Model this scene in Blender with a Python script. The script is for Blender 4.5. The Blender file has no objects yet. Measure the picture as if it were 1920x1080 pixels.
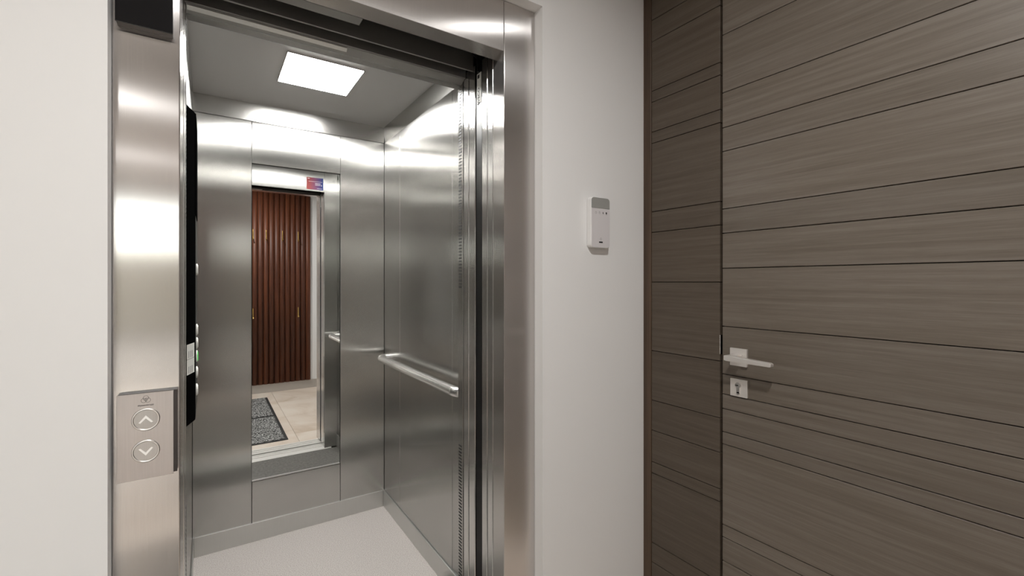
import bpy, bmesh, math, random
from mathutils import Vector, Matrix
random.seed(7)
C = bpy.context.scene.collection
SC = bpy.context.scene
H = 1.30                       # eye height of the photographer above the floor

# ------------------------------------------------------------------ camera
cam = bpy.data.cameras.new('camera')
cam.sensor_width = 36.0
cam.lens = 36.0 * 857.5 / 1920.0
cam.shift_y = -12.0 / 1920.0
cam.clip_start = 0.02
camo = bpy.data.objects.new('camera', cam)
C.objects.link(camo)
camo.location = (0, 0, H)
camo.rotation_euler = (math.radians(90), 0, math.radians(-33.6))
SC.camera = camo

# ------------------------------------------------------------------ world, lights, exposure
w = bpy.data.worlds.new('world'); SC.world = w; w.use_nodes = True
nt = w.node_tree; nt.nodes.clear()
wo = nt.nodes.new('ShaderNodeOutputWorld'); bg = nt.nodes.new('ShaderNodeBackground')
sky = nt.nodes.new('ShaderNodeTexSky'); sky.sky_type = 'NISHITA'
sky.sun_disc = False; sky.sun_elevation = math.radians(48); sky.sun_rotation = math.radians(200)
sky.air_density = 1.0; sky.dust_density = 3.0
hs = nt.nodes.new('ShaderNodeHueSaturation'); hs.inputs['Saturation'].default_value = 0.35
nt.links.new(sky.outputs[0], hs.inputs['Color']); nt.links.new(hs.outputs[0], bg.inputs[0])
bg.inputs[1].default_value = 1.0
nt.links.new(bg.outputs[0], wo.inputs[0])
SC.view_settings.view_transform = 'Standard'
SC.view_settings.look = 'None'
SC.view_settings.exposure = 0.16
SC.view_settings.gamma = 1.0
SC.view_settings.use_curve_mapping = False
SC.cycles.use_denoising = True
SC.cycles.max_bounces = 12
SC.cycles.glossy_bounces = 8
SC.cycles.sample_clamp_indirect = 6.0
SC.cycles.caustics_reflective = True
SC.cycles.caustics_refractive = False

def area(name, loc, size, size_y, rot, energy, portal=False, shape='RECTANGLE', spread=180, col=(1, 1, 1)):
    l = bpy.data.lights.new(name, 'AREA'); l.shape = shape
    l.size = size; l.size_y = size_y; l.energy = energy; l.color = col
    l.spread = math.radians(spread)
    if portal: l.cycles.is_portal = True
    o = bpy.data.objects.new(name, l); C.objects.link(o)
    o.location = loc; o.rotation_euler = rot
    return o
HX0, HX1, HY0, HY1, HZ = -1.80, 1.342, -0.80, 1.14, 2.55     # the hall in front of the lift
EY, BX = -4.80, 0.0                                           # it runs on beside the slatted wall to the glazed doors
area('window_daylight_portal', (-0.90, EY - 0.06, 1.18), 1.6, 2.24, (math.radians(90), 0, 0), 1.0, portal=True)
LED_STRENGTH = 84.0

# ------------------------------------------------------------------ helpers
class MB:
    def __init__(s): s.v = []; s.f = []; s.sm = []
    def add(s, vs, fs, smooth=False):
        n = len(s.v); s.v += [tuple(p) for p in vs]
        for f in fs: s.f.append([i + n for i in f]); s.sm.append(smooth)
        return s
    def box(s, x0, x1, y0, y1, z0, z1):
        vs = [(x, y, z) for x in (x0, x1) for y in (y0, y1) for z in (z0, z1)]
        return s.add(vs, [(0,1,3,2),(4,6,7,5),(0,4,5,1),(2,3,7,6),(0,2,6,4),(1,5,7,3)])
    def prism(s, pts, axis, a, b, smooth=False):
        n = len(pts)
        def mk(p, h):
            if axis == 'z': return (p[0], p[1], h)
            if axis == 'y': return (p[0], h, p[1])
            return (h, p[0], p[1])
        vs = [mk(p, a) for p in pts] + [mk(p, b) for p in pts]
        s.add(vs, [list(range(n))[::-1], list(range(n, 2*n))])
        k = len(s.v) - 2*n
        for i in range(n):
            j = (i+1) % n
            s.f.append([k+i, k+j, k+n+j, k+n+i]); s.sm.append(smooth)
        return s
    def cyl(s, c, axis, r, a, b, n=32, r2=None):
        r2 = r if r2 is None else r2
        def mk(t, rr, h):
            p, q = rr*math.cos(t), rr*math.sin(t)
            if axis == 'z': return (c[0]+p, c[1]+q, h)
            if axis == 'y': return (c[0]+p, h, c[1]+q)
            return (h, c[0]+p, c[1]+q)
        A = [mk(2*math.pi*i/n, r, a) for i in range(n)]; B = [mk(2*math.pi*i/n, r2, b) for i in range(n)]
        s.add(A + B, [list(range(n))[::-1], list(range(n, 2*n))])
        k = len(s.v) - 2*n
        for i in range(n):
            j = (i+1) % n
            s.f.append([k+i, k+j, k+n+j, k+n+i]); s.sm.append(True)
        return s
    def ring(s, c, axis, r, rt, depth_scale=1.0, n=40, m=10):
        vs = []; fs = []
        for i in range(n):
            t = 2*math.pi*i/n
            for j in range(m):
                p = 2*math.pi*j/m
                rr = r + rt*math.cos(p); h = rt*math.sin(p)*depth_scale
                a, b = rr*math.cos(t), rr*math.sin(t)
                if axis == 'z': vs.append((c[0]+a, c[1]+b, c[2]+h))
                elif axis == 'y': vs.append((c[0]+a, c[1]+h, c[2]+b))
                else: vs.append((c[0]+h, c[1]+a, c[2]+b))
        for i in range(n):
            for j in range(m):
                fs.append([i*m+j, ((i+1)%n)*m+j, ((i+1)%n)*m+(j+1)%m, i*m+(j+1)%m])
        return s.add(vs, fs, True)
    def tube(s, path, r, n=24):
        path = [Vector(p) for p in path]; vs = []; N = len(path)
        for i, p in enumerate(path):
            d = (path[min(i+1, N-1)] - path[max(i-1, 0)]).normalized()
            up = Vector((0, 0, 1)) if abs(d.z) < 0.9 else Vector((1, 0, 0))
            a = d.cross(up).normalized(); b = a.cross(d).normalized()
            rr = r[i] if isinstance(r, (list, tuple)) else r
            for k in range(n):
                t = 2*math.pi*k/n
                vs.append(p + a*rr*math.cos(t) + b*rr*math.sin(t))
        fs = [[i*n+k, i*n+(k+1)%n, (i+1)*n+(k+1)%n, (i+1)*n+k] for i in range(N-1) for k in range(n)]
        s.add(vs, fs, True)
        s.add(vs[:n], [list(range(n))[::-1]]); s.add(vs[-n:], [list(range(n))])
        return s

def mesh_obj(name, mb, mat, parent=None, bevel=0.0, seg=2, base=None):
    me = bpy.data.meshes.new(name)
    o = bpy.data.objects.new(name, me); C.objects.link(o)
    off = Vector((0, 0, 0))
    if parent is not None:
        o.parent = parent
        p = parent
        while p is not None: off += p.location; p = p.parent
    if base is not None:
        o.location = Vector(base) - off; off = Vector(base)
    me.from_pydata([Vector(v) - off for v in mb.v], [], mb.f)
    for i, p in enumerate(me.polygons): p.use_smooth = mb.sm[i]
    bm = bmesh.new(); bm.from_mesh(me)
    if not any(mb.sm): bmesh.ops.remove_doubles(bm, verts=bm.verts, dist=1e-6)
    bmesh.ops.recalc_face_normals(bm, faces=bm.faces)
    bm.to_mesh(me); bm.free()
    me.materials.append(mat)
    if bevel > 0:
        m = o.modifiers.new('bevel', 'BEVEL'); m.width = bevel; m.segments = seg
        m.limit_method = 'ANGLE'; m.angle_limit = math.radians(40); m.harden_normals = False
    return o
def tag(o, label, cat, group=None, kind=None):
    o['label'] = label; o['category'] = cat
    if group: o['group'] = group
    if kind: o['kind'] = kind
    return o
def thing(name, loc, label, cat, group=None, kind=None):
    o = bpy.data.objects.new(name, None); C.objects.link(o); o.location = loc
    o.empty_display_size = 0.05
    return tag(o, label, cat, group, kind)
def bx(*a): return MB().box(*a)
def text_obj(name, body, size, mat, parent, origin, ux, uy, extrude=0.0002, align='CENTER', bold=0.0, space=1.0):
    cu = bpy.data.curves.new(name, 'FONT'); cu.body = body; cu.size = size
    cu.align_x = align; cu.align_y = 'CENTER'; cu.extrude = extrude; cu.offset = bold; cu.space_character = space
    t = bpy.data.objects.new(name + '_curve', cu); C.objects.link(t)
    dg = bpy.context.evaluated_depsgraph_get()
    me = bpy.data.meshes.new_from_object(t.evaluated_get(dg))
    C.objects.unlink(t); bpy.data.objects.remove(t)
    ux = Vector(ux).normalized(); uy = Vector(uy).normalized(); uz = ux.cross(uy)
    M = Matrix((ux, uy, uz)).transposed().to_4x4(); M.translation = Vector(origin)
    me.transform(M)
    off = Vector((0, 0, 0)); p = parent
    while p is not None: off += p.location; p = p.parent
    me.transform(Matrix.Translation(-off))
    me.materials.clear(); me.materials.append(mat)
    o = bpy.data.objects.new(name, me); C.objects.link(o); o.parent = parent
    return o

# ------------------------------------------------------------------ materials
def newmat(name):
    m = bpy.data.materials.new(name); m.use_nodes = True
    n = m.node_tree.nodes; b = n.get('Principled BSDF')
    return m, m.node_tree, b
def srgb(r, g, b):
    f = lambda c: (c/255/12.92) if c/255 <= 0.04045 else ((c/255+0.055)/1.055)**2.4
    return (f(r), f(g), f(b), 1)
def simple(name, col, rough=0.5, metal=0.0, spec=0.5, coat=0.0):
    m, t, b = newmat(name)
    b.inputs['Base Color'].default_value = col; b.inputs['Roughness'].default_value = rough
    b.inputs['Metallic'].default_value = metal; b.inputs['Specular IOR Level'].default_value = spec
    b.inputs['Coat Weight'].default_value = coat
    return m
def N(t, typ, **kw):
    n = t.nodes.new(typ)
    for k, v in kw.items(): setattr(n, k, v)
    return n
def scaled_pos(t, scale, rnd=0.0):
    g = N(t, 'ShaderNodeNewGeometry'); mp = N(t, 'ShaderNodeMapping'); mp.inputs['Scale'].default_value = scale
    src = g.outputs['Position']
    if rnd:
        oi = N(t, 'ShaderNodeObjectInfo'); va = N(t, 'ShaderNodeVectorMath', operation='MULTIPLY_ADD')
        cx = N(t, 'ShaderNodeCombineXYZ')
        for k in range(3): t.links.new(oi.outputs['Random'], cx.inputs[k])
        t.links.new(cx.outputs[0], va.inputs[0]); va.inputs[1].default_value = (rnd, rnd*1.7, rnd*0.6)
        t.links.new(src, va.inputs[2]); src = va.outputs[0]
    t.links.new(src, mp.inputs['Vector'])
    return mp.outputs['Vector']
def noise(t, vec, scale=1.0, detail=4.0, rough=0.5, dist=0.0):
    n = N(t, 'ShaderNodeTexNoise'); n.inputs['Scale'].default_value = scale
    n.inputs['Detail'].default_value = detail; n.inputs['Roughness'].default_value = rough
    n.inputs['Distortion'].default_value = dist
    t.links.new(vec, n.inputs['Vector']); return n.outputs['Fac']
def ramp(t, fac, stops):
    r = N(t, 'ShaderNodeValToRGB'); e = r.color_ramp.elements
    while len(e) < len(stops): e.new(0.5)
    for i, (p, c) in enumerate(stops): e[i].position = p; e[i].color = c
    t.links.new(fac, r.inputs['Fac']); return r.outputs['Color']
def maprange(t, fac, a, b, lo=0.3, hi=0.7):
    r = N(t, 'ShaderNodeMapRange'); r.inputs['From Min'].default_value = lo; r.inputs['From Max'].default_value = hi
    r.inputs['To Min'].default_value = a; r.inputs['To Max'].default_value = b
    t.links.new(fac, r.inputs['Value']); return r.outputs['Result']
def bump(t, b, h, strength, dist=0.001):
    n = N(t, 'ShaderNodeBump'); n.inputs['Strength'].default_value = strength; n.inputs['Distance'].default_value = dist
    t.links.new(h, n.inputs['Height']); t.links.new(n.outputs[0], b.inputs['Normal'])

def brushed(name, col, rough=0.3, aniso=0.95, streak=0.06, horizontal_face=False, grain='z', blotch=0.05):
    """vertically brushed stainless: the reflection spreads sideways, across the grain"""
    m, t, b = newmat(name)
    b.inputs['Metallic'].default_value = 1.0
    g = N(t, 'ShaderNodeNewGeometry')
    if grain == 'z' and not horizontal_face:
        cr = N(t, 'ShaderNodeVectorMath', operation='CROSS_PRODUCT')
        t.links.new(g.outputs['Normal'], cr.inputs[0]); cr.inputs[1].default_value = (0.0, 0.0003, 1.0)
        t.links.new(cr.outputs[0], b.inputs['Tangent'])
        sc = (900, 900, 9.0)
    else:
        cr = N(t, 'ShaderNodeCombineXYZ'); cr.inputs[1].default_value = 1.0
        t.links.new(cr.outputs[0], b.inputs['Tangent']); sc = (9.0, 900, 900)
    b.inputs['Anisotropic'].default_value = aniso
    f = noise(t, scaled_pos(t, sc, 3.0), 1.0, 2.0, 0.6)
    f2 = noise(t, scaled_pos(t, (3.0, 3.0, 2.0), 3.0), 1.0, 3.0, 0.5)
    add = N(t, 'ShaderNodeMath', operation='ADD')
    t.links.new(maprange(t, f, -streak, streak), add.inputs[0]); t.links.new(maprange(t, f2, 1-blotch, 1+blotch), add.inputs[1])
    mx = N(t, 'ShaderNodeVectorMath', operation='SCALE'); mx.inputs[0].default_value = col[:3]
    t.links.new(add.outputs[0], mx.inputs['Scale']); t.links.new(mx.outputs[0], b.inputs['Base Color'])
    b.inputs['Roughness'].default_value = rough
    return m

STEEL = brushed('brushed_steel_frame', (0.64, 0.615, 0.60), 0.21, 1.0, 0.035)
CARSTEEL = brushed('brushed_steel_car', (0.50, 0.495, 0.48), 0.23, 1.0, 0.02)
SKIRT = brushed('brushed_steel_skirting', (0.62, 0.62, 0.605), 0.38, 0.4, 0.02)
CORNICE = simple('satin_steel_cornice', (0.42, 0.415, 0.40, 1), 0.24, 1.0)
CEILSTEEL = simple('satin_steel_ceiling', (0.46, 0.45, 0.44, 1), 0.42, 0.55)
EDGE = brushed('door_edge_steel', (0.66, 0.65, 0.64), 0.20, 0.9, 0.01)
HEADMETAL = simple('zinc_header', (0.33, 0.325, 0.31, 1), 0.42, 0.9)
TUBE = simple('polished_steel_tube', (0.88, 0.87, 0.855, 1), 0.26, 1.0)
NICKEL = simple('satin_nickel', (0.80, 0.765, 0.73, 1), 0.36, 0.65)
CHROME = simple('chrome', (0.75, 0.74, 0.72, 1), 0.12, 1.0)
ALU = simple('aluminium_sill', (0.80, 0.785, 0.75, 1), 0.45, 0.45)
MIRROR = simple('mirror_silver', (0.86, 0.87, 0.86, 1), 0.0, 1.0)
BLACKGLASS = simple('black_glass', (0.004, 0.004, 0.005, 1), 0.12, 0.0, 0.3)
BLACK = simple('black_plastic', (0.006, 0.006, 0.006, 1), 0.35, 0.0, 0.12)
COPGLASS = simple('control_panel_glass', (0.003, 0.003, 0.003, 1), 0.30, 0.0, 0.0)
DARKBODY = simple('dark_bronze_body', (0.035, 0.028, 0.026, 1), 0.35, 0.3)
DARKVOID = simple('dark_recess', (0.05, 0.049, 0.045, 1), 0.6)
WHITEPL = simple('white_plastic', srgb(226, 224, 222), 0.38)
OFFWHITE = simple('button_white', srgb(240, 240, 234), 0.35)
GREYPL = simple('grey_speaker_mesh', srgb(150, 150, 146), 0.7)
PAPER = simple('label_paper', srgb(205, 205, 200), 0.6)
INK = simple('ink', (0.01, 0.01, 0.01, 1), 0.6)
INKGREY = simple('ink_grey', srgb(120, 120, 120), 0.6)
WHITEINK = simple('white_ink', srgb(245, 240, 240), 0.6)
ENGRAVE = simple('etched_logo', (0.045, 0.04, 0.038, 1), 0.5)
ARROW = simple('arrow_white', srgb(250, 248, 244), 0.3)
BRASS = simple('brass', (0.62, 0.40, 0.13, 1), 0.28, 1.0)
DARKWOODBACK = simple('dark_groove', (0.010, 0.009, 0.008, 1), 0.8)
CONCRETE = simple('shaft_concrete', (0.05, 0.05, 0.048, 1), 0.9)
BASEB = simple('baseboard_grey', srgb(176, 170, 163), 0.45)
FRAMEALU = simple('window_frame_grey', (0.25, 0.25, 0.25, 1), 0.4, 0.6)

def plaster(name, col):
    m, t, b = newmat(name)
    b.inputs['Roughness'].default_value = 0.85; b.inputs['Specular IOR Level'].default_value = 0.25
    f = noise(t, scaled_pos(t, (1.2, 1.2, 1.2)), 1.5, 3.0)
    c = tuple(x*0.985 for x in col[:3]) + (1,)
    t.links.new(ramp(t, f, [(0.3, c), (0.7, col)]), b.inputs['Base Color'])
    bump(t, b, noise(t, scaled_pos(t, (1, 1, 1)), 260, 3.0), 0.08, 0.0006)
    return m
WALL = plaster('white_plaster', (0.80, 0.792, 0.782, 1))

def wood(name, dark, mid, light, scale, rough, bumps=0.25):
    m, t, b = newmat(name)
    v = scaled_pos(t, scale, 5.0)
    f = noise(t, v, 1.0, 6.0, 0.62, 0.4)
    v2 = scaled_pos(t, tuple(s*0.14 for s in scale), 9.0)
    f2 = noise(t, v2, 1.0, 3.0, 0.5, 0.3)
    add = N(t, 'ShaderNodeMath', operation='MULTIPLY_ADD'); add.inputs[1].default_value = 0.45
    sub = N(t, 'ShaderNodeMath', operation='MULTIPLY'); sub.inputs[1].default_value = 0.55
    t.links.new(f2, sub.inputs[0]); t.links.new(f, add.inputs[0]); t.links.new(sub.outputs[0], add.inputs[2])
    col = ramp(t, add.outputs[0], [(0.36, dark), (0.50, mid), (0.64, light)])
    oi = N(t, 'ShaderNodeObjectInfo')
    hv = N(t, 'ShaderNodeHueSaturation'); t.links.new(col, hv.inputs['Color'])
    t.links.new(maprange(t, oi.outputs['Random'], 0.93, 1.07, 0, 1), hv.inputs['Value'])
    t.links.new(hv.outputs[0], b.inputs['Base Color'])
    b.inputs['Roughness'].default_value = rough
    bump(t, b, f, bumps, 0.0008)
    return m
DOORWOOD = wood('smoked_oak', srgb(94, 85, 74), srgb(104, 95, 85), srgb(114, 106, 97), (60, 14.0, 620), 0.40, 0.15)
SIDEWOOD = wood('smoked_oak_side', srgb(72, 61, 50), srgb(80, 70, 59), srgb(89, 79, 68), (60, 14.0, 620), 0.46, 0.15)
JAMBWOOD = wood('smoked_oak_upright', srgb(58, 42, 29), srgb(74, 57, 42), srgb(88, 70, 54), (210, 210, 5), 0.5)
SLATWOOD = wood('mahogany_slat', srgb(60, 28, 13), srgb(82, 40, 18), srgb(106, 56, 26), (60, 60, 2.2), 0.52, 0.1)

def speckle(name, a, b_, c, scale, rough, spec=0.3, w_=0.1):
    m, t, b = newmat(name)
    f = noise(t, scaled_pos(t, (1, 1, 1)), scale, 3.0, 0.75)
    t.links.new(ramp(t, f, [(0.5 - 1.4*w_, a), (0.5, b_), (0.5 + 1.6*w_, c)]), b.inputs['Base Color'])
    b.inputs['Roughness'].default_value = rough; b.inputs['Specular IOR Level'].default_value = spec
    bump(t, b, f, 0.15, 0.001)
    return m
CARFLOOR = speckle('grey_rubber_floor', srgb(140, 135, 131), srgb(170, 164, 160), srgb(194, 189, 185), 260, 0.75)
MATCARPET = speckle('mat_loop_pile', srgb(30, 30, 30), srgb(92, 92, 91), srgb(190, 190, 188), 85, 0.95, 0.1, 0.045)
MATRUBBER = simple('mat_rubber_border', (0.018, 0.018, 0.018, 1), 0.7)
def marble():
    m, t, b = newmat('beige_marble')
    f = noise(t, scaled_pos(t, (1, 1, 1), 4.0), 2.2, 6.0, 0.6, 1.2)
    t.links.new(ramp(t, f, [(0.3, srgb(205, 188, 170)), (0.5, srgb(222, 208, 194)), (0.7, srgb(230, 220, 208))]), b.inputs['Base Color'])
    b.inputs['Roughness'].default_value = 0.42
    return m
MARBLE = marble()
GROUT = simple('grout', srgb(150, 138, 126), 0.9)
def emissive(name, col, strength):
    m = bpy.data.materials.new(name); m.use_nodes = True; t = m.node_tree; t.nodes.clear()
    o = N(t, 'ShaderNodeOutputMaterial'); e = N(t, 'ShaderNodeEmission')
    e.inputs[0].default_value = col; e.inputs[1].default_value = strength
    t.links.new(e.outputs[0], o.inputs[0]); return m
LED = emissive('led_diffuser', (1.0, 0.985, 0.95, 1), LED_STRENGTH)
LENS = emissive('downlight_lens', (1.0, 0.95, 0.88, 1), 4.0)
GREENLIT = emissive('green_lit_button', (0.10, 0.75, 0.12, 1), 0.9)
def glass():
    m = bpy.data.materials.new('clear_glazing'); m.use_nodes = True; t = m.node_tree; t.nodes.clear()
    o = N(t, 'ShaderNodeOutputMaterial'); a = N(t, 'ShaderNodeBsdfTransparent'); g = N(t, 'ShaderNodeBsdfGlossy')
    g.inputs['Roughness'].default_value = 0.0; a.inputs[0].default_value = (0.93, 0.95, 0.94, 1)
    mx = N(t, 'ShaderNodeMixShader'); mx.inputs[0].default_value = 0.07
    t.links.new(a.outputs[0], mx.inputs[1]); t.links.new(g.outputs[0], mx.inputs[2]); t.links.new(mx.outputs[0], o.inputs[0])
    return m
GLASS = glass()
def notice_mat():
    m, t, b = newmat('notice_print')
    g = N(t, 'ShaderNodeNewGeometry'); sx = N(t, 'ShaderNodeSeparateXYZ'); t.links.new(g.outputs['Position'], sx.inputs[0])
    f = maprange(t, sx.outputs['X'], 0, 1, 0.626, 0.745)
    t.links.new(ramp(t, f, [(0.15, srgb(150, 62, 62)), (0.55, srgb(120, 72, 108)), (0.95, srgb(40, 62, 130))]), b.inputs['Base Color'])
    b.inputs['Roughness'].default_value = 0.5
    return m
NOTICE = notice_mat()

# ------------------------------------------------------------------ the hall (setting)
OX0, OX1, OZ1 = -0.158, 0.872, H + 0.862        # hole in the wall for the lift surround
YF = 1.18                                        # face of the steel surround
mb = MB()
mb.box(HX0, OX0, HY1, HY1 + 0.10, 0, HZ); mb.box(OX1, HX1, HY1, HY1 + 0.10, 0, HZ); mb.box(OX0, OX1, HY1, HY1 + 0.10, OZ1, HZ)
tag(mesh_obj('wall_front', mb, WALL), 'white plastered wall around the lift entrance', 'wall', kind='structure')
tag(mesh_obj('wall_back', bx(BX, HX1 + 0.2, EY - 0.1, HY0, 0, HZ), WALL), 'white plastered wall facing the lift, behind the slatted panel', 'wall', kind='structure')
mb = MB().box(HX1 + 0.06, HX1 + 0.20, HY0, HY1 + 0.10, 0, HZ); mb.box(HX1, HX1 + 0.06, HY0, -0.098, 0, HZ)
tag(mesh_obj('wall_right', mb, WALL), 'wall carrying the brown wooden entrance door', 'wall', kind='structure')
tag(mesh_obj('wall_left', bx(HX0 - 0.12, HX0, EY - 0.1, HY1 + 0.10, 0, HZ), WALL), 'white side wall of the hall opposite the wooden door', 'wall', kind='structure')
WX0, WX1, WZ1 = -1.72, -0.08, 2.34
mb = MB()
mb.box(HX0, WX0, EY - 0.1, EY, 0, HZ); mb.box(WX1, BX, EY - 0.1, EY, 0, HZ); mb.box(WX0, WX1, EY - 0.1, EY, WZ1, HZ)
tag(mesh_obj('wall_end', mb, WALL), 'white end wall of the hall with the glazed opening', 'wall', kind='structure')
tag(mesh_obj('ceiling', bx(HX0 - 0.12, HX1 + 0.2, EY - 0.1, HY1 + 0.1, HZ, HZ + 0.08), WALL), 'white plastered ceiling of the hall', 'ceiling', kind='structure')
fl = tag(mesh_obj('floor', bx(HX0 - 0.12, HX1 + 0.2, EY - 0.1, 1.222, -0.10, -0.012), GROUT), 'beige marble tiled floor of the hall', 'floor', kind='structure')
# marble tiles, one object each
TS = 0.60; tile_meshes = {}
def tile(x0, x1, y0, y1):
    key = (round(x1-x0, 3), round(y1-y0, 3))
    if key not in tile_meshes:
        o = mesh_obj('tile', bx(0, x1-x0, 0, y1-y0, -0.012, 0), MARBLE, bevel=0.0008, seg=1); tile_meshes[key] = o
    else:
        o = tile_meshes[key].copy(); C.objects.link(o)
    o.location = (x0, y0, 0); o.parent = fl
rows = [(0.98, 1.222)] + [(0.38 - TS*k, 0.98 - TS*k) for k in range(10)]
for y0, y1 in rows:
    x = 0.62 - TS * 6
    while x < HX1:
        a, b_ = max(x, HX0) + 0.001, min(x + TS, HX1 if y0 > HY0 - 0.05 else BX) - 0.001
        c, d = max(y0, EY) + 0.001, y1 - 0.001
        if b_ - a > 0.02 and d - c > 0.02: tile(a, b_, max(c, HY0 + 0.001) if y0 > HY0 - 0.05 else c, d)
        x += TS
tag(mesh_obj('baseboard_back', bx(BX, HX1, HY0, HY0 + 0.016, 0, 0.10), BASEB, bevel=0.002), 'pale grey skirting under the slatted wooden panel', 'baseboard', kind='structure')
mb = MB(); mb.box(HX0, OX0 - 0.002, HY1 - 0.016, HY1, 0, 0.10); mb.box(OX1 + 0.002, HX1 - 0.02, HY1 - 0.016, HY1, 0, 0.10)
tag(mesh_obj('baseboard_front', mb, BASEB, bevel=0.002), 'pale grey skirting on the lift wall', 'baseboard', kind='structure')
# glazed end of the hall
win = thing('window_1', (-0.90, EY - 0.06, 0), 'grey framed glazed doors letting daylight into the hall', 'window', kind='structure')
mb = MB(); ya, yb = EY - 0.09, EY - 0.03
mb.box(WX0, WX0 + 0.05, ya, yb, 0, WZ1); mb.box(WX1 - 0.05, WX1, ya, yb, 0, WZ1); mb.box(-0.93, -0.87, ya, yb, 0.05, WZ1 - 0.05)
mb.box(WX0 + 0.05, WX1 - 0.05, ya, yb, 0, 0.05); mb.box(WX0 + 0.05, WX1 - 0.05, ya, yb, WZ1 - 0.05, WZ1)
mesh_obj('window_frame', mb, FRAMEALU, win)
mesh_obj('pane', bx(WX0 + 0.05, -0.93, EY - 0.063, EY - 0.057, 0.05, WZ1 - 0.05), GLASS, win)
mesh_obj('pane', bx(-0.87, WX1 - 0.05, EY - 0.063, EY - 0.057, 0.05, WZ1 - 0.05), GLASS, win)
# outside
tag(mesh_obj('floor_terrace', bx(-9, 8, -13, EY - 0.1, -0.12, -0.02), simple('terrace_paving', srgb(150, 142, 132), 0.8)), 'pale paved terrace outside the glazed doors', 'terrace', kind='structure')
tag(mesh_obj('wall_garden', bx(-9, 8, -12.2, -12, -0.02, 2.0), simple('garden_wall', srgb(176, 164, 140), 0.9)), 'beige garden wall beyond the terrace', 'wall', kind='structure')

# ------------------------------------------------------------------ lift shaft (dark concrete)
sx0, sx1, sy1, sz1 = -0.30, 1.30, 2.85, 2.75
for nm, bb in (('wall_shaft_back', (sx0, sx1, sy1, sy1 + 0.1, -0.3, sz1)), ('wall_shaft_left', (sx0 - 0.1, sx0, 1.24, sy1 + 0.1, -0.3, sz1)),
               ('wall_shaft_right', (sx1, sx1 + 0.1, 1.24, sy1 + 0.1, -0.3, sz1)), ('ceiling_shaft', (sx0 - 0.1, sx1 + 0.1, 1.24, sy1 + 0.1, sz1, sz1 + 0.1)),
               ('floor_shaft', (sx0 - 0.1, sx1 + 0.1, 1.24, sy1 + 0.1, -0.4, -0.3))):
    tag(mesh_obj(nm, bx(*bb), CONCRETE), 'dark concrete ' + nm.split('_')[0] + ' of the lift shaft', 'shaft', kind='structure')

# ------------------------------------------------------------------ wooden door and side panel
XD = HX1
PX = 0.001675                                    # metres per photo pixel at the door's lock edge
def zs(ys): return [H + (528 - y) * PX for y in ys]
BT = 0.014; GAP = 0.0022
def boards(parent, grooves, y0, y1, mat, z_top, z_bot):
    edges = [z_top] + [z for z in grooves if z_bot < z < z_top] + [z_bot]
    for a, b_ in zip(edges[:-1], edges[1:]):
        mesh_obj('board', bx(XD, XD + BT, y0, y1, b_ + GAP/2, a - GAP/2), mat, parent, bevel=0.0008, seg=1)
side = thing('trim_1', (XD + 0.03, 0.97, 0), 'narrow fixed panel of dark brown wooden boards beside the door', 'panel', kind='structure')
mesh_obj('backing', bx(XD + BT, XD + 0.055, 0.837, 1.105, 0.0, HZ - 0.002), DARKWOODBACK, side)
boards(side, zs([-190, -110, -38, 8.4, 115.6, 139.5, 204.3, 229, 377, 421.6, 529, 677.5, 784.5, 849.5, 917.8, 942, 1093, 1135, 1215]),
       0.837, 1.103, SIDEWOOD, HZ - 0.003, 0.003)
mesh_obj('jamb', bx(XD - 0.002, XD + 0.055, 1.1045, HY1 - 0.001, 0.0, HZ - 0.002), JAMBWOOD, side, bevel=0.001, seg=1)
mesh_obj('strike_plate', bx(XD - 0.0008, XD + 0.03, 0.8350, 0.8372, H - 0.228, H - 0.168), CHROME, side)
door = thing('door_1', (XD + 0.03, 0.36, 0), 'dark brown wooden entrance door of grooved horizontal boards', 'door', kind='structure')
mesh_obj('leaf', bx(XD + BT, XD + 0.055, -0.09, 0.828, 0.006, HZ - 0.006), DARKWOODBACK, door)
boards(door, zs([-180, -90, -20, 67.4, 175.4, 240.9, 285.2, 392.5, 437.8, 503.3, 611.3, 700.3, 737.7, 765, 807.9, 831, 981.4, 1004.5, 1048.8, 1150, 1195, 1260]),
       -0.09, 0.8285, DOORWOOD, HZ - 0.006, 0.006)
def rsq(mb_, yc, zc, s, x0, x1): return mb_.box(x0, x1, yc - s/2, yc + s/2, zc - s/2, zc + s/2)
HYc, HZc = 0.773, H - 0.229
hd = mesh_obj('handle', rsq(MB(), HYc, HZc, 0.053, XD - 0.008, XD), NICKEL, door, bevel=0.0008)
mb = MB().box(XD - 0.056, XD - 0.0075, HYc - 0.013, HYc + 0.013, HZc - 0.004, HZc + 0.010)
mesh_obj('neck', mb, NICKEL, hd, bevel=0.003, seg=3)
mb = MB().prism([(0.787, HZc - 0.005), (0.787, HZc + 0.009), (0.783, HZc + 0.010), (0.655, HZc + 0.0045), (0.650, HZc + 0.002), (0.650, HZc - 0.005), (0.654, HZc - 0.0065), (0.780, HZc - 0.0065)], 'x', XD - 0.062, XD - 0.044)
mesh_obj('lever', mb, NICKEL, hd, bevel=0.0015)
LZ = H - 0.322
esc = mesh_obj('lock_plate', rsq(MB(), HYc, LZ, 0.053, XD - 0.006, XD), NICKEL, door, bevel=0.0008)
mb = MB().cyl((HYc, LZ + 0.0085), 'x', 0.0088, XD - 0.0105, XD - 0.005, 28)
mb.box(XD - 0.0095, XD - 0.005, HYc - 0.0048, HYc + 0.0048, LZ - 0.0155, LZ + 0.005)
mb.cyl((HYc, LZ - 0.0155), 'x', 0.0048, XD - 0.0095, XD - 0.005, 20)
mesh_obj('lock_cylinder', mb, TUBE, esc)
mesh_obj('key_slot', bx(XD - 0.0109, XD - 0.0100, HYc - 0.0012, HYc + 0.0078, LZ + 0.0068, LZ + 0.0098), INK, esc)

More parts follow.
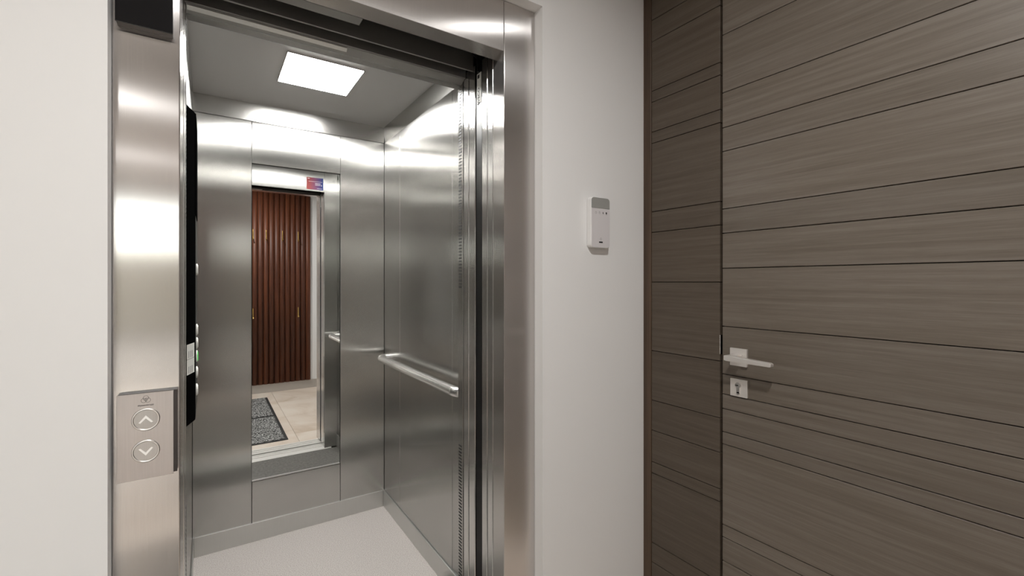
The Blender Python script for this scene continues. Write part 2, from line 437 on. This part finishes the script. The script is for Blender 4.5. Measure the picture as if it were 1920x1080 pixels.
# ------------------------------------------------------------------ steel surround of the lift
DX0, DX1, DZ1 = -0.0485, 0.755, H + 0.706
sur = thing('lift_surround', (0.36, YF + 0.03, 0), 'brushed stainless steel surround framing the lift entrance', 'door frame')
YJ = 1.245
mb = MB().prism([(OX0 + 0.001, YF), (DX0, YF), (DX0, YJ), (DX0 - 0.02, YJ), (DX0 - 0.02, YF + 0.02), (OX0 + 0.001, YF + 0.02)], 'z', 0.0, OZ1 - 0.001)
mesh_obj('jamb', mb, STEEL, sur, bevel=0.0025, seg=3)
mb = MB().prism([(OX1 - 0.001, YF), (DX1, YF), (DX1, YJ), (DX1 + 0.02, YJ), (DX1 + 0.02, YF + 0.02), (OX1 - 0.001, YF + 0.02)], 'z', 0.0, OZ1 - 0.001)
mesh_obj('jamb', mb, STEEL, sur, bevel=0.0015, seg=2)
mb = MB().prism([(YF + 0.0008, DZ1), (YJ, DZ1), (YJ, DZ1 + 0.02), (YF + 0.02, DZ1 + 0.02), (YF + 0.02, OZ1 - 0.001), (YF + 0.0008, OZ1 - 0.001)], 'x', DX0 + 0.0006, DX1 - 0.0006)
mesh_obj('head', mb, STEEL, sur, bevel=0.0012, seg=2)
mb = MB().box(DX0 - 0.03, DX0, 1.249, 1.279, 0, DZ1 + 0.01)
mesh_obj('strike_post', mb, EDGE, sur, bevel=0.003)
mb = MB().box(DX0 - 0.03, DX0, 1.283, 1.316, 0, DZ1 + 0.01)
mesh_obj('strike_post', mb, EDGE, sur, bevel=0.003)

# door panels slid open behind the right jamb, each slides on its own
for nm, y0, y1, lab, cat in (
        ('landing_door_panel', 1.2475, 1.2795, 'steel lift door panel slid open, directly behind the surround', 'door panel'),
        ('landing_door_panel', 1.2835, 1.3165, 'steel lift door panel slid open, between outer panel and black light curtain', 'door panel'),
        ('car_door_panel', 1.3640, 1.4060, 'steel lift cabin door panel slid open, next to the black light curtain', 'door panel'),
        ('car_door_panel', 1.4105, 1.4465, 'steel lift cabin door panel slid open, next to the slotted cabin post', 'door panel')):
    t = thing(nm, (0.97, (y0 + y1)/2, 0.012), lab, cat)
    mesh_obj('leaf', bx(DX1 + 0.004, 1.20, y0 + 0.001, y1 - 0.001, 0.012, H + 0.735), CARSTEEL, t)
    mesh_obj('leading_edge', bx(DX1, DX1 + 0.004, y0, y1, 0.012, H + 0.735), EDGE, t, bevel=0.003)
lc = thing('light_curtain', (DX1 + 0.02, 1.34, 0.014), 'black light curtain strip between the open lift doors, with white sticker at top', 'sensor')
mesh_obj('profile', bx(DX1 + 0.003, DX1 + 0.035, 1.321, 1.359, 0.014, H + 0.755), BLACK, lc, bevel=0.001)
mesh_obj('cable', MB().tube([(DX1 - 0.001, 1.338, H + 0.702), (DX1 - 0.002, 1.338, H + 0.725), (DX1 + 0.0, 1.345, H + 0.75), (DX1 - 0.02, 1.35, H + 0.765)], 0.004, 10), BLACK, lc)
stk = mesh_obj('sticker', bx(DX1 + 0.0024, DX1 + 0.0031, 1.3255, 1.3545, H + 0.600, H + 0.700), PAPER, lc)
xs = DX1 + 0.0021
text_obj('lettering', 'WECO', 0.0185, INK, stk, (xs, 1.342, H + 0.6235), (0, 0, 1), (0, 1, 0), bold=0.0004)
mesh_obj('print_block', bx(xs, xs + 0.0004, 1.337, 1.350, H + 0.683, H + 0.695), INK, stk)
for k in range(9):
    mesh_obj('print_line', bx(xs, xs + 0.0004, 1.3295, 1.3320, H + 0.640 + k*0.004, H + 0.6425 + k*0.004), INKGREY, stk)
for k in range(6):
    mesh_obj('print_line', bx(xs, xs + 0.0004, 1.340, 1.3425, H + 0.652 + k*0.004, H + 0.6505 + k*0.004), INKGREY, stk)

# door gear seen overhead
lg = thing('landing_door_gear', (0.36, 1.28, H + 0.70), 'dark metal landing door track above the lift entrance', 'door track')
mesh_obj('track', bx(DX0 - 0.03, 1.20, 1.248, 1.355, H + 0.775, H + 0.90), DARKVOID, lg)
mesh_obj('guard_plate', MB().box(DX0 + 0.002, 0.347, 1.2475, 1.285, H + 0.7070, H + 0.7090), HEADMETAL, lg)
mesh_obj('rail', bx(DX0 - 0.02, DX1 - 0.03, 1.29, 1.30, H + 0.745, H + 0.774), DARKVOID, lg, bevel=0.002)
car = thing('lift_cabin', (0.395, 2.05, 0), 'brushed stainless steel lift cabin with grey floor', 'lift cabin')
cg = car                                         # the cabin's own door header
mesh_obj('hanger_plate', bx(DX0 - 0.01, DX1 - 0.001, 1.3725, 1.3795, H + 0.717, H + 0.80), HEADMETAL, cg, bevel=0.001)
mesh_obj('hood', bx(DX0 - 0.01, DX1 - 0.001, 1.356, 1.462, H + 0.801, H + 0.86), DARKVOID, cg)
mesh_obj('hanger_plate', bx(DX0 - 0.01, DX1 - 0.001, 1.427, 1.4365, H + 0.7135, H + 0.80), HEADMETAL, cg, bevel=0.001)
mb = MB().prism([(1.4372, H + 0.7140), (1.4640, H + 0.7005), (1.4640, H + 0.720), (1.4372, H + 0.732)], 'x', DX0 + 0.001, DX1 - 0.001)
mesh_obj('flange', mb, HEADMETAL, cg)
mb = MB().prism([(1.438, H + 0.7105), (1.448, H + 0.7030), (1.450, H + 0.7048), (1.4395, H + 0.7125)], 'x', DX0 + 0.003, 0.353)
mesh_obj('guard_plate', mb, SKIRT, cg)

# sills
sl = thing('landing_sill', (0.36, 1.28, 0), 'grooved aluminium threshold of the hall floor', 'sill')
mb = MB().prism([(1.223, -0.03), (1.223, 0.002), (1.252, 0.002), (1.252, -0.006), (1.262, -0.006), (1.262, 0.002), (1.292, 0.002), (1.292, -0.006), (1.302, -0.006), (1.302, 0.002), (1.333, 0.002), (1.333, -0.03)], 'x', DX0 - 0.02, 1.20)
mesh_obj('sill_profile', mb, ALU, sl)
cs = thing('car_sill', (0.36, 1.43, 0), 'grooved aluminium threshold of the lift cabin', 'sill')
mb = MB().prism([(1.366, -0.03), (1.366, 0.002), (1.385, 0.002), (1.385, -0.006), (1.393, -0.006), (1.393, 0.002), (1.424, 0.002), (1.424, -0.006), (1.432, -0.006), (1.432, 0.002), (1.502, 0.002), (1.502, -0.03)], 'x', DX0 - 0.002, DX1 + 0.05)
mesh_obj('sill_profile', mb, ALU, cs)

# ------------------------------------------------------------------ the lift cabin
CX0, CX1, CY0, CY1 = -0.063, 0.852, 1.49, 2.624
ZC, ZP = H + 0.892, H + 0.803                    # ceiling, top of the wall panels
G = 0.0012
T = 0.012
MX0, MX1, MZ0, MZ1 = 0.1816, 0.607, H - 1.003, H + 0.592
SK = 0.092
def bpanel(x0, x1, z0, z1): mesh_obj('back_panel', bx(x0 + G, x1 - G, CY1, CY1 + T, z0 + G, z1 - G), CARSTEEL, car, bevel=0.0012)
bpanel(CX0, MX0, 0.0, ZP); bpanel(MX1, CX1, 0.0, ZP)
bpanel(MX0, MX1, MZ1, ZP); bpanel(MX0, MX1, 0.0, MZ0)
for xw, x2 in ((CX1, CX1 + T), (CX0, CX0 - T)):
    for y0, y1 in ((1.478, 1.735), (1.735, 2.365), (2.365, CY1)):
        mesh_obj('side_panel', bx(min(xw, x2), max(xw, x2), y0 + G, y1 - G, 0, ZP - G), CARSTEEL, car, bevel=0.0012)
mb = MB(); o = T + 0.0005
mb.box(CX0 - T - 0.004, CX1 + T + 0.004, CY1 + o + 0.012, CY1 + o + 0.016, 0, ZC); mb.box(CX0 - T - 0.004, CX0 - T - 0.0005, 1.48, CY1 + o + 0.012, 0, ZC); mb.box(CX1 + T + 0.0005, CX1 + T + 0.004, 1.48, CY1 + o + 0.012, 0, ZC)
mesh_obj('backing_sheet', mb, DARKVOID, car)
# skirting
mesh_obj('skirting', bx(CX0 + 0.0075, CX1 - 0.0075, CY1 - 0.007, CY1 - 0.0003, 0.0, SK), SKIRT, car, bevel=0.0015)
mesh_obj('skirting', bx(CX1 - 0.007, CX1 - 0.0003, CY0 + 0.003, CY1 - 0.0003, 0.0, SK), SKIRT, car, bevel=0.0015)
mesh_obj('skirting', bx(CX0 + 0.0003, CX0 + 0.007, CY0 + 0.012, CY1 - 0.0003, 0.0, SK), SKIRT, car, bevel=0.0015)
# leaning cornice under the ceiling
LEAN = 0.008
mb = MB().prism([(CY1 + 0.004, ZP + 0.002), (CY1 - LEAN + 0.004, ZC), (CY1 + 0.012, ZC), (CY1 + 0.012, ZP + 0.002)], 'x', CX0, CX1)
mesh_obj('cornice', mb, CORNICE, car)
mb = MB().prism([(CX1 + 0.004, ZP + 0.002), (CX1 - LEAN + 0.004, ZC), (CX1 + 0.012, ZC), (CX1 + 0.012, ZP + 0.002)], 'y', CY0 + 0.004, CY1)
mesh_obj('cornice', mb, CORNICE, car)
mb = MB().prism([(CX0 - 0.004, ZP + 0.002), (CX0 + LEAN - 0.004, ZC), (CX0 - 0.012, ZC), (CX0 - 0.012, ZP + 0.002)], 'y', CY0 + 0.004, CY1)
mesh_obj('cornice', mb, CORNICE, car)
mesh_obj('ceiling_panel', bx(CX0 - T, CX1 + T, 1.48, CY1 + T, ZC, ZC + 0.01), CEILSTEEL, car)
mesh_obj('floor_panel', bx(CX0, CX1, 1.847, CY1, -0.02, 0.0), CARFLOOR, car)
mesh_obj('front_floor_strip', bx(CX0, CX1, 1.503, 1.8465, -0.02, 0.0), speckle('dark_front_floor', srgb(84, 82, 78), srgb(98, 96, 92), srgb(112, 110, 106), 60, 0.55), car)  # darker strip added at the front of the cabin floor
# header and front posts (slotted)
mb = MB().prism([(1.4645, H + 0.7005), (CY0, H + 0.6955), (CY0, ZC - 0.0005), (1.4645, ZC - 0.0005)], 'x', DX0 + 0.001, DX1 - 0.001)
mesh_obj('header', mb, CARSTEEL, car, bevel=0.001)
for x0, x1, fx in ((DX1, CX1 - 0.0005, 1), (CX0 + 0.0005, DX0, -1)):
    fr = mesh_obj('front_post', bx(x0, x1, 1.4525, CY0, 0.003, ZC - 0.0005), CARSTEEL, car, bevel=0.001)
    mb = MB(); xf = DX1 if fx == 1 else DX0
    xa, xb = (xf - 0.0006, xf + 0.0005) if fx == 1 else (xf - 0.0005, xf + 0.0006)
    z = H + 0.685
    while z > H - 0.02: mb.box(xa, xb, 1.4620, 1.4830, z - 0.0055, z); z -= 0.0115
    z = H - 0.587
    while z > 0.12: mb.box(xa, xb, 1.4620, 1.4830, z - 0.0055, z); z -= 0.0115
    vs = mesh_obj('vent_slots', mb, INK, fr); vs['kind'] = 'stuff'
mb = MB().box(DX0 - 0.025, DX0, 1.364, 1.406, 0.003, H + 0.73)
mesh_obj('strike_post', mb, EDGE, car, bevel=0.003)
mb = MB().box(DX0 - 0.025, DX0, 1.4105, 1.4465, 0.003, H + 0.71)
mesh_obj('strike_post', mb, EDGE, car, bevel=0.003)

mir = thing('mirror', (0.394, CY1 + 0.01, MZ0), 'tall wall mirror set into the back of the lift cabin', 'mirror')
mesh_obj('glass', bx(MX0 + 0.001, MX1 - 0.001, CY1 + 0.009, CY1 + 0.013, MZ0 + 0.001, MZ1 - 0.001), MIRROR, mir)
mesh_obj('ledge_trim', bx(MX0 + 0.002, MX1 - 0.002, CY1 + 0.001, CY1 + 0.0088, MZ0 + 0.0005, MZ0 + 0.0035), SKIRT, mir)

cl = thing('ceiling_light', (0.403, 2.104, ZC), 'square white led panel glowing in the lift cabin ceiling', 'light')
mesh_obj('frame', bx(0.2535, 0.5525, 1.952, 2.262, ZC - 0.004, ZC - 0.0002), CHROME, cl)
mesh_obj('diffuser', bx(0.258, 0.548, 1.957, 2.257, ZC - 0.0052, ZC - 0.0041), LED, cl)

# handrail
hr = thing('handrail', (CX1, 2.03, H - 0.42), 'round steel handrail along the right cabin wall', 'handrail')
RZ = H - 0.420; RX = 0.785; RR = 0.0195
def arc(cx, cy, r, a0, a1, n=10): return [(cx + r*math.cos(math.radians(a0 + (a1-a0)*i/n)), cy + r*math.sin(math.radians(a0 + (a1-a0)*i/n)), RZ) for i in range(n+1)]
mesh_obj('tube', MB().tube([(RX, 2.462, RZ), (RX, 1.587, RZ)], RR, 32), TUBE, hr)
mesh_obj('elbow', MB().tube([(CX1 + 0.0, 2.4985, RZ), (0.83, 2.4985, RZ)] + arc(0.8215, 2.4625, 0.0365, 90, 180), RR, 32), TUBE, hr)
mesh_obj('elbow', MB().tube(arc(0.8215, 1.5835, 0.0365, 180, 270) + [(0.83, 1.547, RZ), (CX1, 1.547, RZ)], RR, 32), TUBE, hr)
for yy in (2.4625, 1.5855): mesh_obj('joint_ring', MB().ring((RX, yy, RZ), 'y', RR + 0.0001, 0.0009, 2.0, 36, 6), CHROME, hr)

# cabin operating panel on the left wall
cop = thing('control_panel', (CX0, 1.65, H - 0.397), 'tall black glass control panel with white round buttons in the cabin', 'control panel')
bpt = lambda s, n=0.0: (-0.0635 + 0.0325*s + n*0.9617, 1.486 + 0.114*s - n*0.2742)
mb = MB().prism([(CX0 + 0.0003, bpt(0.1)[1]), bpt(0.1), bpt(1.0), (-0.031, 1.83), (CX0 + 0.0003, 1.83)], 'z', H - 0.397, H + 0.485)
mesh_obj('body', mb, COPGLASS, cop)
mesh_obj('display', bx(-0.031, -0.0287, 1.6005, 1.80, H + 0.196, H + 0.484), COPGLASS, cop, bevel=0.0005)
mesh_obj('bezel', bx(-0.031, -0.0300, 1.6005, 1.83, H - 0.39, H + 0.19), BLACK, cop)
for i, dz in enumerate((0.0357, -0.1427, -0.1815, -0.2203, -0.268, -0.3195)):
    b_ = mesh_obj('button', MB().cyl((1.645, H + dz), 'x', 0.0172, -0.0300, -0.0262, 28), OFFWHITE, cop, bevel=0.0008)
    mesh_obj('button_cap', MB().cyl((1.645, H + dz), 'x', 0.0135, -0.0262, -0.0248, 24), GREENLIT if i == 3 else OFFWHITE, b_)
def bevelquad(s0, s1, z0, z1, n0, n1):
    p = [bpt(s0, n0), bpt(s1, n0), bpt(s1, n1), bpt(s0, n1)]
    return MB().prism(p, 'z', z0, z1)
for z0, z1 in ((H - 0.2150, H - 0.174), (H - 0.2577, H - 0.2160)):
    st = mesh_obj('sticker', bevelquad(0.45, 0.93, z0, z1, 0.0001, 0.0005), PAPER, cop)
    for k, (a, b2) in enumerate(((0.55, 0.58), (0.66, 0.69), (0.76, 0.79))):
        mesh_obj('print_line', bevelquad(a, b2, z0 + 0.003, z0 + 0.022, 0.0005, 0.0007), INKGREY, st)

# notice stuck to the inside of the header (seen in the mirror)
no = thing('notice_sticker', (0.685, CY0 + 0.001, H + 0.71), 'red and blue printed notice stuck above the doorway, seen in the mirror', 'sticker')
mesh_obj('sheet', bx(0.626, 0.745, CY0 + 0.0011, CY0 + 0.0016, H + 0.708, H + 0.800), NOTICE, no)
def nline(x0, x1, z0, z1, mat=WHITEINK): mesh_obj('print_line', bx(x0, x1, CY0 + 0.0016, CY0 + 0.0019, z0, z1), mat, no)
nline(0.632, 0.648, H + 0.7885, H + 0.7925); nline(0.640, 0.738, H + 0.7685, H + 0.7705)
nline(0.686, 0.726, H + 0.754, H + 0.7575); nline(0.686, 0.726, H + 0.7425, H + 0.746)
nline(0.731, 0.735, H + 0.738, H + 0.748); nline(0.700, 0.738, H + 0.717, H + 0.719)

# ------------------------------------------------------------------ call station and floor display on the left jamb
cp = thing('call_station', (-0.104, YF, H - 0.393), 'steel plate with round up and down buttons on the lift surround', 'button panel')
YP = 1.164
mesh_obj('housing', bx(-0.1465, -0.0530, YP + 0.0022, YF - 0.0002, H - 0.390, H - 0.2215), DARKBODY, cp)  # dark body, widened past the plate on the right to stand for its shadow
PLATE = brushed('brushed_steel_plate', (0.62, 0.585, 0.575), 0.36, 0.85, 0.04)
pl = mesh_obj('plate', bx(-0.1485, -0.059, YP, YP + 0.002, H - 0.393, H - 0.222), PLATE, cp, bevel=0.0004, seg=1)
RING = simple('satin_ring', (0.74, 0.72, 0.70, 1), 0.28, 1.0)
BTN = brushed('brushed_button', (0.47, 0.455, 0.445), 0.34, 0.6, 0.03)
for zc, up in ((H - 0.275, 1), (H - 0.338, -1)):
    bt = mesh_obj('button', MB().cyl((-0.1035, zc), 'y', 0.0196, YP - 0.0008, YP + 0.0005, 40), BTN, cp)
    mesh_obj('button_ring', MB().ring((-0.1035, YP - 0.0002, zc), 'y', 0.0206, 0.0021, 0.8, 48, 10), RING, bt)
    cx, s = -0.1035, up
    pts = [(-0.0115, -0.0055), (0.0, 0.0085), (0.0115, -0.0055), (0.0085, -0.0068), (0.0, 0.0025), (-0.0085, -0.0068)]
    mesh_obj('arrow', MB().prism([(cx + a, zc + b_*s) for a, b_ in pts], 'y', YP - 0.0016, YP - 0.0008), ARROW, bt)
lgz = H - 0.2352
mb = MB()
for k in range(3):
    a = math.radians(90 + 120*k); mb.ring((-0.1035 + 0.0036*math.cos(a), YP - 0.0001, lgz + 0.0032*math.sin(a)), 'y', 0.0043, 0.00028, 0.6, 32, 6)
mb.ring((-0.1035, YP - 0.0001, lgz + 0.0002), 'y', 0.0026, 0.00022, 0.6, 24, 6)
mesh_obj('emblem', mb, ENGRAVE, cp)
text_obj('lettering', 'thyssenkrupp', 0.0047, ENGRAVE, cp, (-0.1035, YP - 0.0003, H - 0.2462), (1, 0, 0), (0, 0, 1), bold=0.00003)
dp = thing('floor_display', (-0.105, YF, H + 0.504), 'black glass floor display at the top of the lift surround', 'display')
YD = 1.158
mesh_obj('housing', bx(-0.1485, -0.0605, YD + 0.003, YF - 0.0002, H + 0.505, H + 0.70), DARKBODY, dp)
mesh_obj('screen', bx(-0.150, -0.060, YD, YD + 0.003, H + 0.504, H + 0.702), BLACKGLASS, dp, bevel=0.0008)

# ------------------------------------------------------------------ white wall device beside the lift
wd = thing('wall_intercom', (1.10, HY1, H + 0.115), 'white slim wall unit with grey speaker strip, beside the lift', 'intercom')
def rrect(x0, x1, z0, z1, r, n=6):
    pts = []
    for cx, cz, a0 in ((x1-r, z1-r, 0), (x0+r, z1-r, 90), (x0+r, z0+r, 180), (x1-r, z0+r, 270)):
        for i in range(n+1):
            a = math.radians(a0 + 90*i/n); pts.append((cx + r*math.cos(a), cz + r*math.sin(a)))
    return pts
wx0, wx1, wz0, wz1 = 1.0576, 1.1435, H + 0.1135, H + 0.283
YW = 1.117
mesh_obj('body', MB().prism(rrect(wx0, wx1, wz0, wz1, 0.012), 'y', YW + 0.001, HY1 - 0.0002), WHITEPL, wd, bevel=0.003, seg=3)
r = 0.011; top = [(x_, z_) for x_, z_ in rrect(wx0 + 0.0015, wx1 - 0.0015, wz1 - 0.0365, wz1 - 0.0015, r)]
pts = [(p if p[1] > wz1 - 0.019 else (wx0 + 0.0015 if p[0] < 1.1 else wx1 - 0.0015, wz1 - 0.0365)) for p in top]
clean = []
for p in pts:
    if not clean or (abs(p[0]-clean[-1][0]) + abs(p[1]-clean[-1][1])) > 1e-6: clean.append(p)
mesh_obj('speaker_mesh', MB().prism(clean, 'y', YW - 0.0006, YW + 0.0010), GREYPL, wd)
mesh_obj('front_cover', MB().prism([(wx0 + 0.0015, wz1 - 0.0375), (wx0 + 0.0015, wz0 + 0.010), (wx0 + 0.005, wz0 + 0.0035), (wx0 + 0.010, wz0 + 0.0015), (wx1 - 0.010, wz0 + 0.0015), (wx1 - 0.005, wz0 + 0.0035), (wx1 - 0.0015, wz0 + 0.010), (wx1 - 0.0015, wz1 - 0.0375)], 'y', YW - 0.0004, YW + 0.0010), simple('cover_white', srgb(214, 210, 211), 0.4), wd)
zi = wz1 - 0.052
mesh_obj('status_icon', MB().ring((1.0785, YW - 0.0005, zi), 'y', 0.0032, 0.0004, 0.5, 20, 6), INKGREY, wd)
ic = MB(); ic.box(1.0925, 1.0932, YW - 0.0007, YW - 0.0003, zi - 0.004, zi + 0.004); ic.box(1.0968, 1.0975, YW - 0.0007, YW - 0.0003, zi - 0.004, zi + 0.004); ic.box(1.0925, 1.0975, YW - 0.0007, YW - 0.0003, zi + 0.0034, zi + 0.0041)
mesh_obj('status_icon', ic, INKGREY, wd)
ic = MB().prism([(1.109, zi), (1.1105, zi + 0.0042), (1.112, zi + 0.0042), (1.1118, zi + 0.0008), (1.1135, zi + 0.0005), (1.1115, zi - 0.0045), (1.1102, zi - 0.001)], 'y', YW - 0.0007, YW - 0.0003)
mesh_obj('status_icon', ic, INK, wd)
ic = MB().cyl((1.1265, zi + 0.001), 'y', 0.0032, YW - 0.0007, YW - 0.0003, 20); ic.box(1.1255, 1.1275, YW - 0.0007, YW - 0.0003, zi - 0.005, zi - 0.001)
mesh_obj('status_icon', ic, INK, wd)
mesh_obj('emblem', MB().ring((1.101, YW - 0.0005, wz0 + 0.030), 'y', 0.0034, 0.0004, 0.5, 20, 6), INKGREY, wd)
mesh_obj('port', bx(1.0925, 1.1095, YW - 0.0008, YW - 0.0003, wz0 + 0.0165, wz0 + 0.0215), INK, wd, bevel=0.0002, seg=1)

# ------------------------------------------------------------------ things seen through the mirror
sp = thing('slatted_wall_panel', (0.62, HY0, 0.098), 'dark red-brown reeded wood panel of vertical slats on the wall facing the lift', 'wall panel')
PITCH = 0.057; XE = 1.048
mesh_obj('backing', bx(XE - PITCH*18, XE, HY0 + 0.0005, HY0 + 0.012, 0.101, HZ - 0.003), simple('slat_backing', srgb(30, 13, 7), 0.6), sp)
prof = [(-PITCH/2 + 0.0015, 0.0)] + [(math.cos(math.radians(a)) * (PITCH/2 - 0.0015), 0.004 + 0.019*math.sin(math.radians(a))) for a in range(180, -1, -18)] + [(PITCH/2 - 0.0015, 0.0)]
first = None
for k in range(18):
    xc = XE - PITCH*(k + 0.5)
    if first is None:
        first = mesh_obj('slat', MB().prism([(p[0] + xc, p[1] + HY0 + 0.012) for p in prof], 'z', 0.101, HZ - 0.004, smooth=True), SLATWOOD, sp, base=(xc, HY0 + 0.012, 0.101))
        o = first
    else:
        o = first.copy(); C.objects.link(o); o.location.x = first.location.x - PITCH*k
def hook(x_, z_, label, group):
    y_ = HY0 + 0.012 + 0.023
    t = thing('coat_hook', (x_, y_, z_), label, 'hook', group)
    mesh_obj('back_plate', bx(x_ - 0.005, x_ + 0.005, y_ - 0.002, y_ + 0.002, z_ - 0.062, z_ + 0.062), BRASS, t, bevel=0.001)
    path = [(x_, y_ + 0.003, z_ + 0.058), (x_, y_ + 0.010, z_ + 0.03), (x_, y_ + 0.012, z_ - 0.01), (x_, y_ + 0.020, z_ - 0.04), (x_, y_ + 0.033, z_ - 0.052), (x_, y_ + 0.045, z_ - 0.045)]
    mesh_obj('arm', MB().tube(path, [0.004, 0.0045, 0.0045, 0.005, 0.0055, 0.0065], 10), BRASS, t)
for x_, nth in ((0.43, 'fourth'), (0.5635, 'third'), (0.7345, 'second'), (0.9055, 'first')):
    hook(x_, H + 0.5416, 'brass coat hook in the upper row, %s from the panel edge beside white wall' % nth, 'brass coat hooks on the slatted panel')
for x_, nth in ((0.43, 'farther from'), (0.9055, 'close to')):
    hook(x_, H - 0.3716, 'brass coat hook in the lower row, %s the panel edge beside white wall' % nth, 'brass coat hooks on the slatted panel')
def doormat(y0, y1, label):
    t = thing('doormat', (0.1, (y0 + y1)/2, 0), label, 'mat')
    mesh_obj('rubber_base', bx(-0.35, 0.55, y0, y1, 0.0005, 0.006), MATRUBBER, t, bevel=0.002)
    mesh_obj('carpet_pile', bx(-0.325, 0.525, y0 + 0.024, y1 - 0.024, 0.006, 0.0095), MATCARPET, t, bevel=0.001)
doormat(0.324, 1.115, 'dark grey speckled doormat lying against the lift threshold')
doormat(-0.51, 0.320, 'dark grey speckled doormat lying farther from the lift, towards the slatted panel')

# ceiling downlights of the hall; the two wide ones are unseen, added as fill
for x_, y_, r_, w_, lab in ((1.12, 0.42, 0.035, 0.36, 'small round recessed ceiling downlight beside the wooden door'),
                        (0.22, 0.0, 0.047, 21.0, 'round recessed ceiling downlight in the hall, farther from the wooden door'),
                        (-0.90, -1.60, 0.12, 8.0, 'added wide round fill light on the ceiling, in the middle of the hall'),
                        (-0.90, -3.40, 0.12, 8.0, 'added wide round fill light on the ceiling, near the glazed doors')):
    t = thing('downlight', (x_, y_, HZ), lab, 'light')
    mesh_obj('trim_ring', MB().ring((x_, y_, HZ - 0.002), 'z', r_ + 0.005, 0.006, 0.5, 40, 8), WHITEPL, t)
    mesh_obj('lens', MB().cyl((x_, y_), 'z', r_, HZ - 0.003, HZ - 0.001, 32), LENS, t)
    area('downlight_lamp', (x_, y_, HZ - 0.006), r_*1.9, r_*1.9, (0, 0, 0), w_, shape='DISK', spread=165, col=(1.0, 0.99, 0.975))
